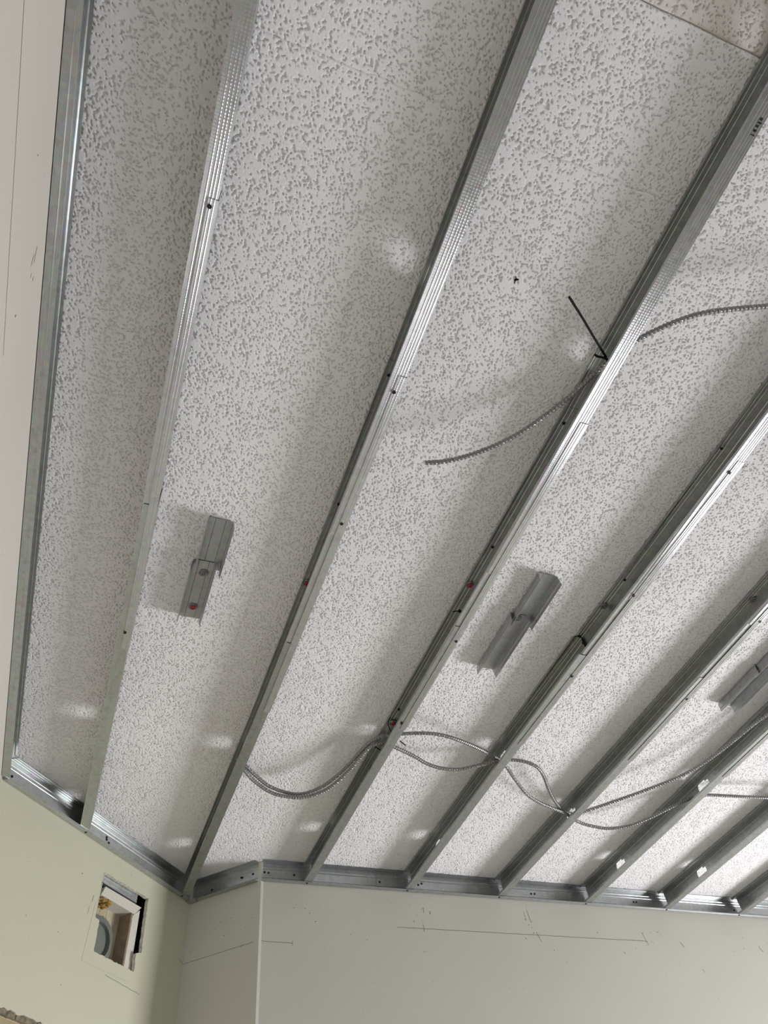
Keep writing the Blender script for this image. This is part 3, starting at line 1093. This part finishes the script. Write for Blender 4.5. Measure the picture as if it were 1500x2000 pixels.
bm = bmesh.new()       # back boards with planks
for i in range(6):
    s0 = .48 + i * .033
    hexa(bm, Tc, [(s0, -.36), (s0 + .0318, -.36), (s0 + .0318, -.125), (s0, -.125)], -.064, -.074)
obj('back_board', bm, M_CREAM, cav)
bm = bmesh.new()
hexa(bm, Tc, [(.676, -.36), (.684, -.36), (.684, -.13), (.676, -.13)], -.016, -.074)
o = obj('side_board', bm, M_BROWN, cav)
bm = bmesh.new()
hexa(bm, Tc, [(.684, -.36), (.7185, -.36), (.716, -.108), (.684, -.136)], -.016, -.030)
o = obj('side_strip', bm, M_BOARD, cav)
bm = bmesh.new()       # top board: sloping speckled front edge and flat underside
f0 = [(.531, -.100), (.720, -.098), (.690, -.130), (.517, -.131)]
hexa(bm, Tc, f0, -.015, -.078)
o = obj('top_board', bm, M_BOARD, cav)
bm = bmesh.new()
rr = random.Random(3)
for i in range(34):    # brown foam blobs under the top board
    cs, dz, dd = rr.uniform(.520, .590), rr.uniform(-.138, -.131), rr.uniform(-.062, -.018)
    P0 = Tc(cs, dz, dd)
    mt = Matrix.Translation(P0) @ Matrix.Diagonal((rr.uniform(.004, .011), rr.uniform(.004, .011), rr.uniform(.002, .006), 1))
    bmesh.ops.create_icosphere(bm, subdivisions=2, radius=1.0, matrix=mt)
obj('foam_stain', bm, M_STAIN, cav, smooth=True)
bm = bmesh.new()       # round grey duct collar on the back board
cs, cz = .585, -.235
n = 40
ringp = []
for r, d in ((.071, -.062), (.071, -.052), (.053, -.050), (.051, -.062), (.051, -.10)):
    ringp.append([bm.verts.new(Tc(cs + r * math.cos(2 * math.pi * i / n), cz + r * math.sin(2 * math.pi * i / n), d)) for i in range(n)])
for a, b in zip(ringp[:-1], ringp[1:]):
    for i in range(n):
        bm.faces.new([a[i], a[(i + 1) % n], b[(i + 1) % n], b[i]])
bm.faces.new([bm.verts.new(Tc(cs + .0515 * math.cos(2 * math.pi * i / n), cz + .0515 * math.sin(2 * math.pi * i / n), -.0615)) for i in range(n)])
o = obj('duct_collar', bm, M_DUCT, cav)
o['label'] = 'round grey duct collar'
for i in range(9):       # nail heads round the collar
    a = math.radians(80 - i * 19)
    P0 = Tc(cs + .080 * math.cos(a), cz + .080 * math.sin(a), -.0635)
    bm = bmesh.new()
    bmesh.ops.create_icosphere(bm, subdivisions=1, radius=.0016, matrix=Matrix.Translation(P0))
    obj('nail_head', bm, M_DARK, cav)
bm = bmesh.new()       # galvanised rail across the top and down the left side
sheet(bm, [(-.0150, -.060), (-.0150, -.073), (-.0165, -.0745), (-.0150, -.076), (-.0150, -.083), (-.0165, -.0845), (-.0150, -.086), (-.0150, -.0935), (-.030, -.0935)],
      lambda a, b, d: T1(d, b, a) - cb0, .47, .690)
o = obj('steel_rail', bm, M_STEEL, cav, solid=0.0009)
bm = bmesh.new()
sheet(bm, [(.497, -.016), (.504, -.016), (.5055, -.018), (.507, -.016), (.514, -.016), (.514, -.035)],
      lambda a, b, d: T1(a, d, b) - cb0, -.36, -.095)
o = obj('steel_post', bm, M_STEEL, cav, solid=0.0009)
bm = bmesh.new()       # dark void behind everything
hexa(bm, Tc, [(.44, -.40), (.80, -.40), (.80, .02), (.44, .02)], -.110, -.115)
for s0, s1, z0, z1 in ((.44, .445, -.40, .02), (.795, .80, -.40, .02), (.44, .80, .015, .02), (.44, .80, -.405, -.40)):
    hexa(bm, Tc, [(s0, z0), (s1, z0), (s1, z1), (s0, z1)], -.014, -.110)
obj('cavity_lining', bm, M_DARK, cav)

# ---- wide opening at the bottom left with its torn edge and wooden head
bm = bmesh.new()
rr = random.Random(9)
s_ = .045
while s_ < .615:       # crumbling board edge hanging along the top of the opening
    wd = rr.uniform(.010, .030)
    zz = -.5215 - rr.uniform(-.001, .0015)
    hexa(bm, T1, [(s_, zz - rr.uniform(.0105, .0135)), (s_ + wd, zz - rr.uniform(.0105, .0135)), (s_ + wd, zz), (s_, zz)], -.002 - rr.uniform(0, .003), -.013)
    s_ += wd
o = obj('torn_board_edge', bm, M_TORN)
tag(o, 'crumbling brown board edge at the bottom left corner of the photo', 'board edge')
bm = bmesh.new()
hexa(bm, T1, [(.03, -.5355), (.63, -.5355), (.63, -.500), (.03, -.500)], -.0135, -.090)
o = obj('wooden_header', bm, M_WOOD)
tag(o, 'tan wooden head board under the torn edge, bottom left corner', 'wooden board')
bm = bmesh.new()
hexa(bm, T1, [(.0, -1.75), (.66, -1.75), (.66, -.50), (.0, -.50)], -.094, -.10)
struct(obj('opening_back', bm, M_CREAM))

# small black smudge on the ceiling between second and third studs
bm = bmesh.new()
rr = random.Random(2)
for i in range(5):
    a = rr.uniform(0, 3.14)
    P0 = Vector((rr.uniform(-.003, .003), rr.uniform(-.002, .002), 0))
    u = Vector((math.cos(a), math.sin(a), 0)) * rr.uniform(.003, .007)
    v = Vector((-u.y, u.x, 0)).normalized() * .0007
    lo = [bm.verts.new(P0 + x + Vector((0, 0, -.0003))) for x in (-u - v, u - v, u + v, -u + v)]
    hi = [bm.verts.new(P0 + x + Vector((0, 0, .0016))) for x in (-u - v, u - v, u + v, -u + v)]
    bm.faces.new(lo)
    bm.faces.new(hi[::-1])
    for k in range(4):
        bm.faces.new([lo[k], lo[(k + 1) % 4], hi[(k + 1) % 4], hi[k]])
o = obj('ceiling_smudge', bm, M_BLACK)
o.location = (.537, .321, ZB + .0708)
tag(o, 'tiny black smudge on the white textured ceiling', 'smudge')
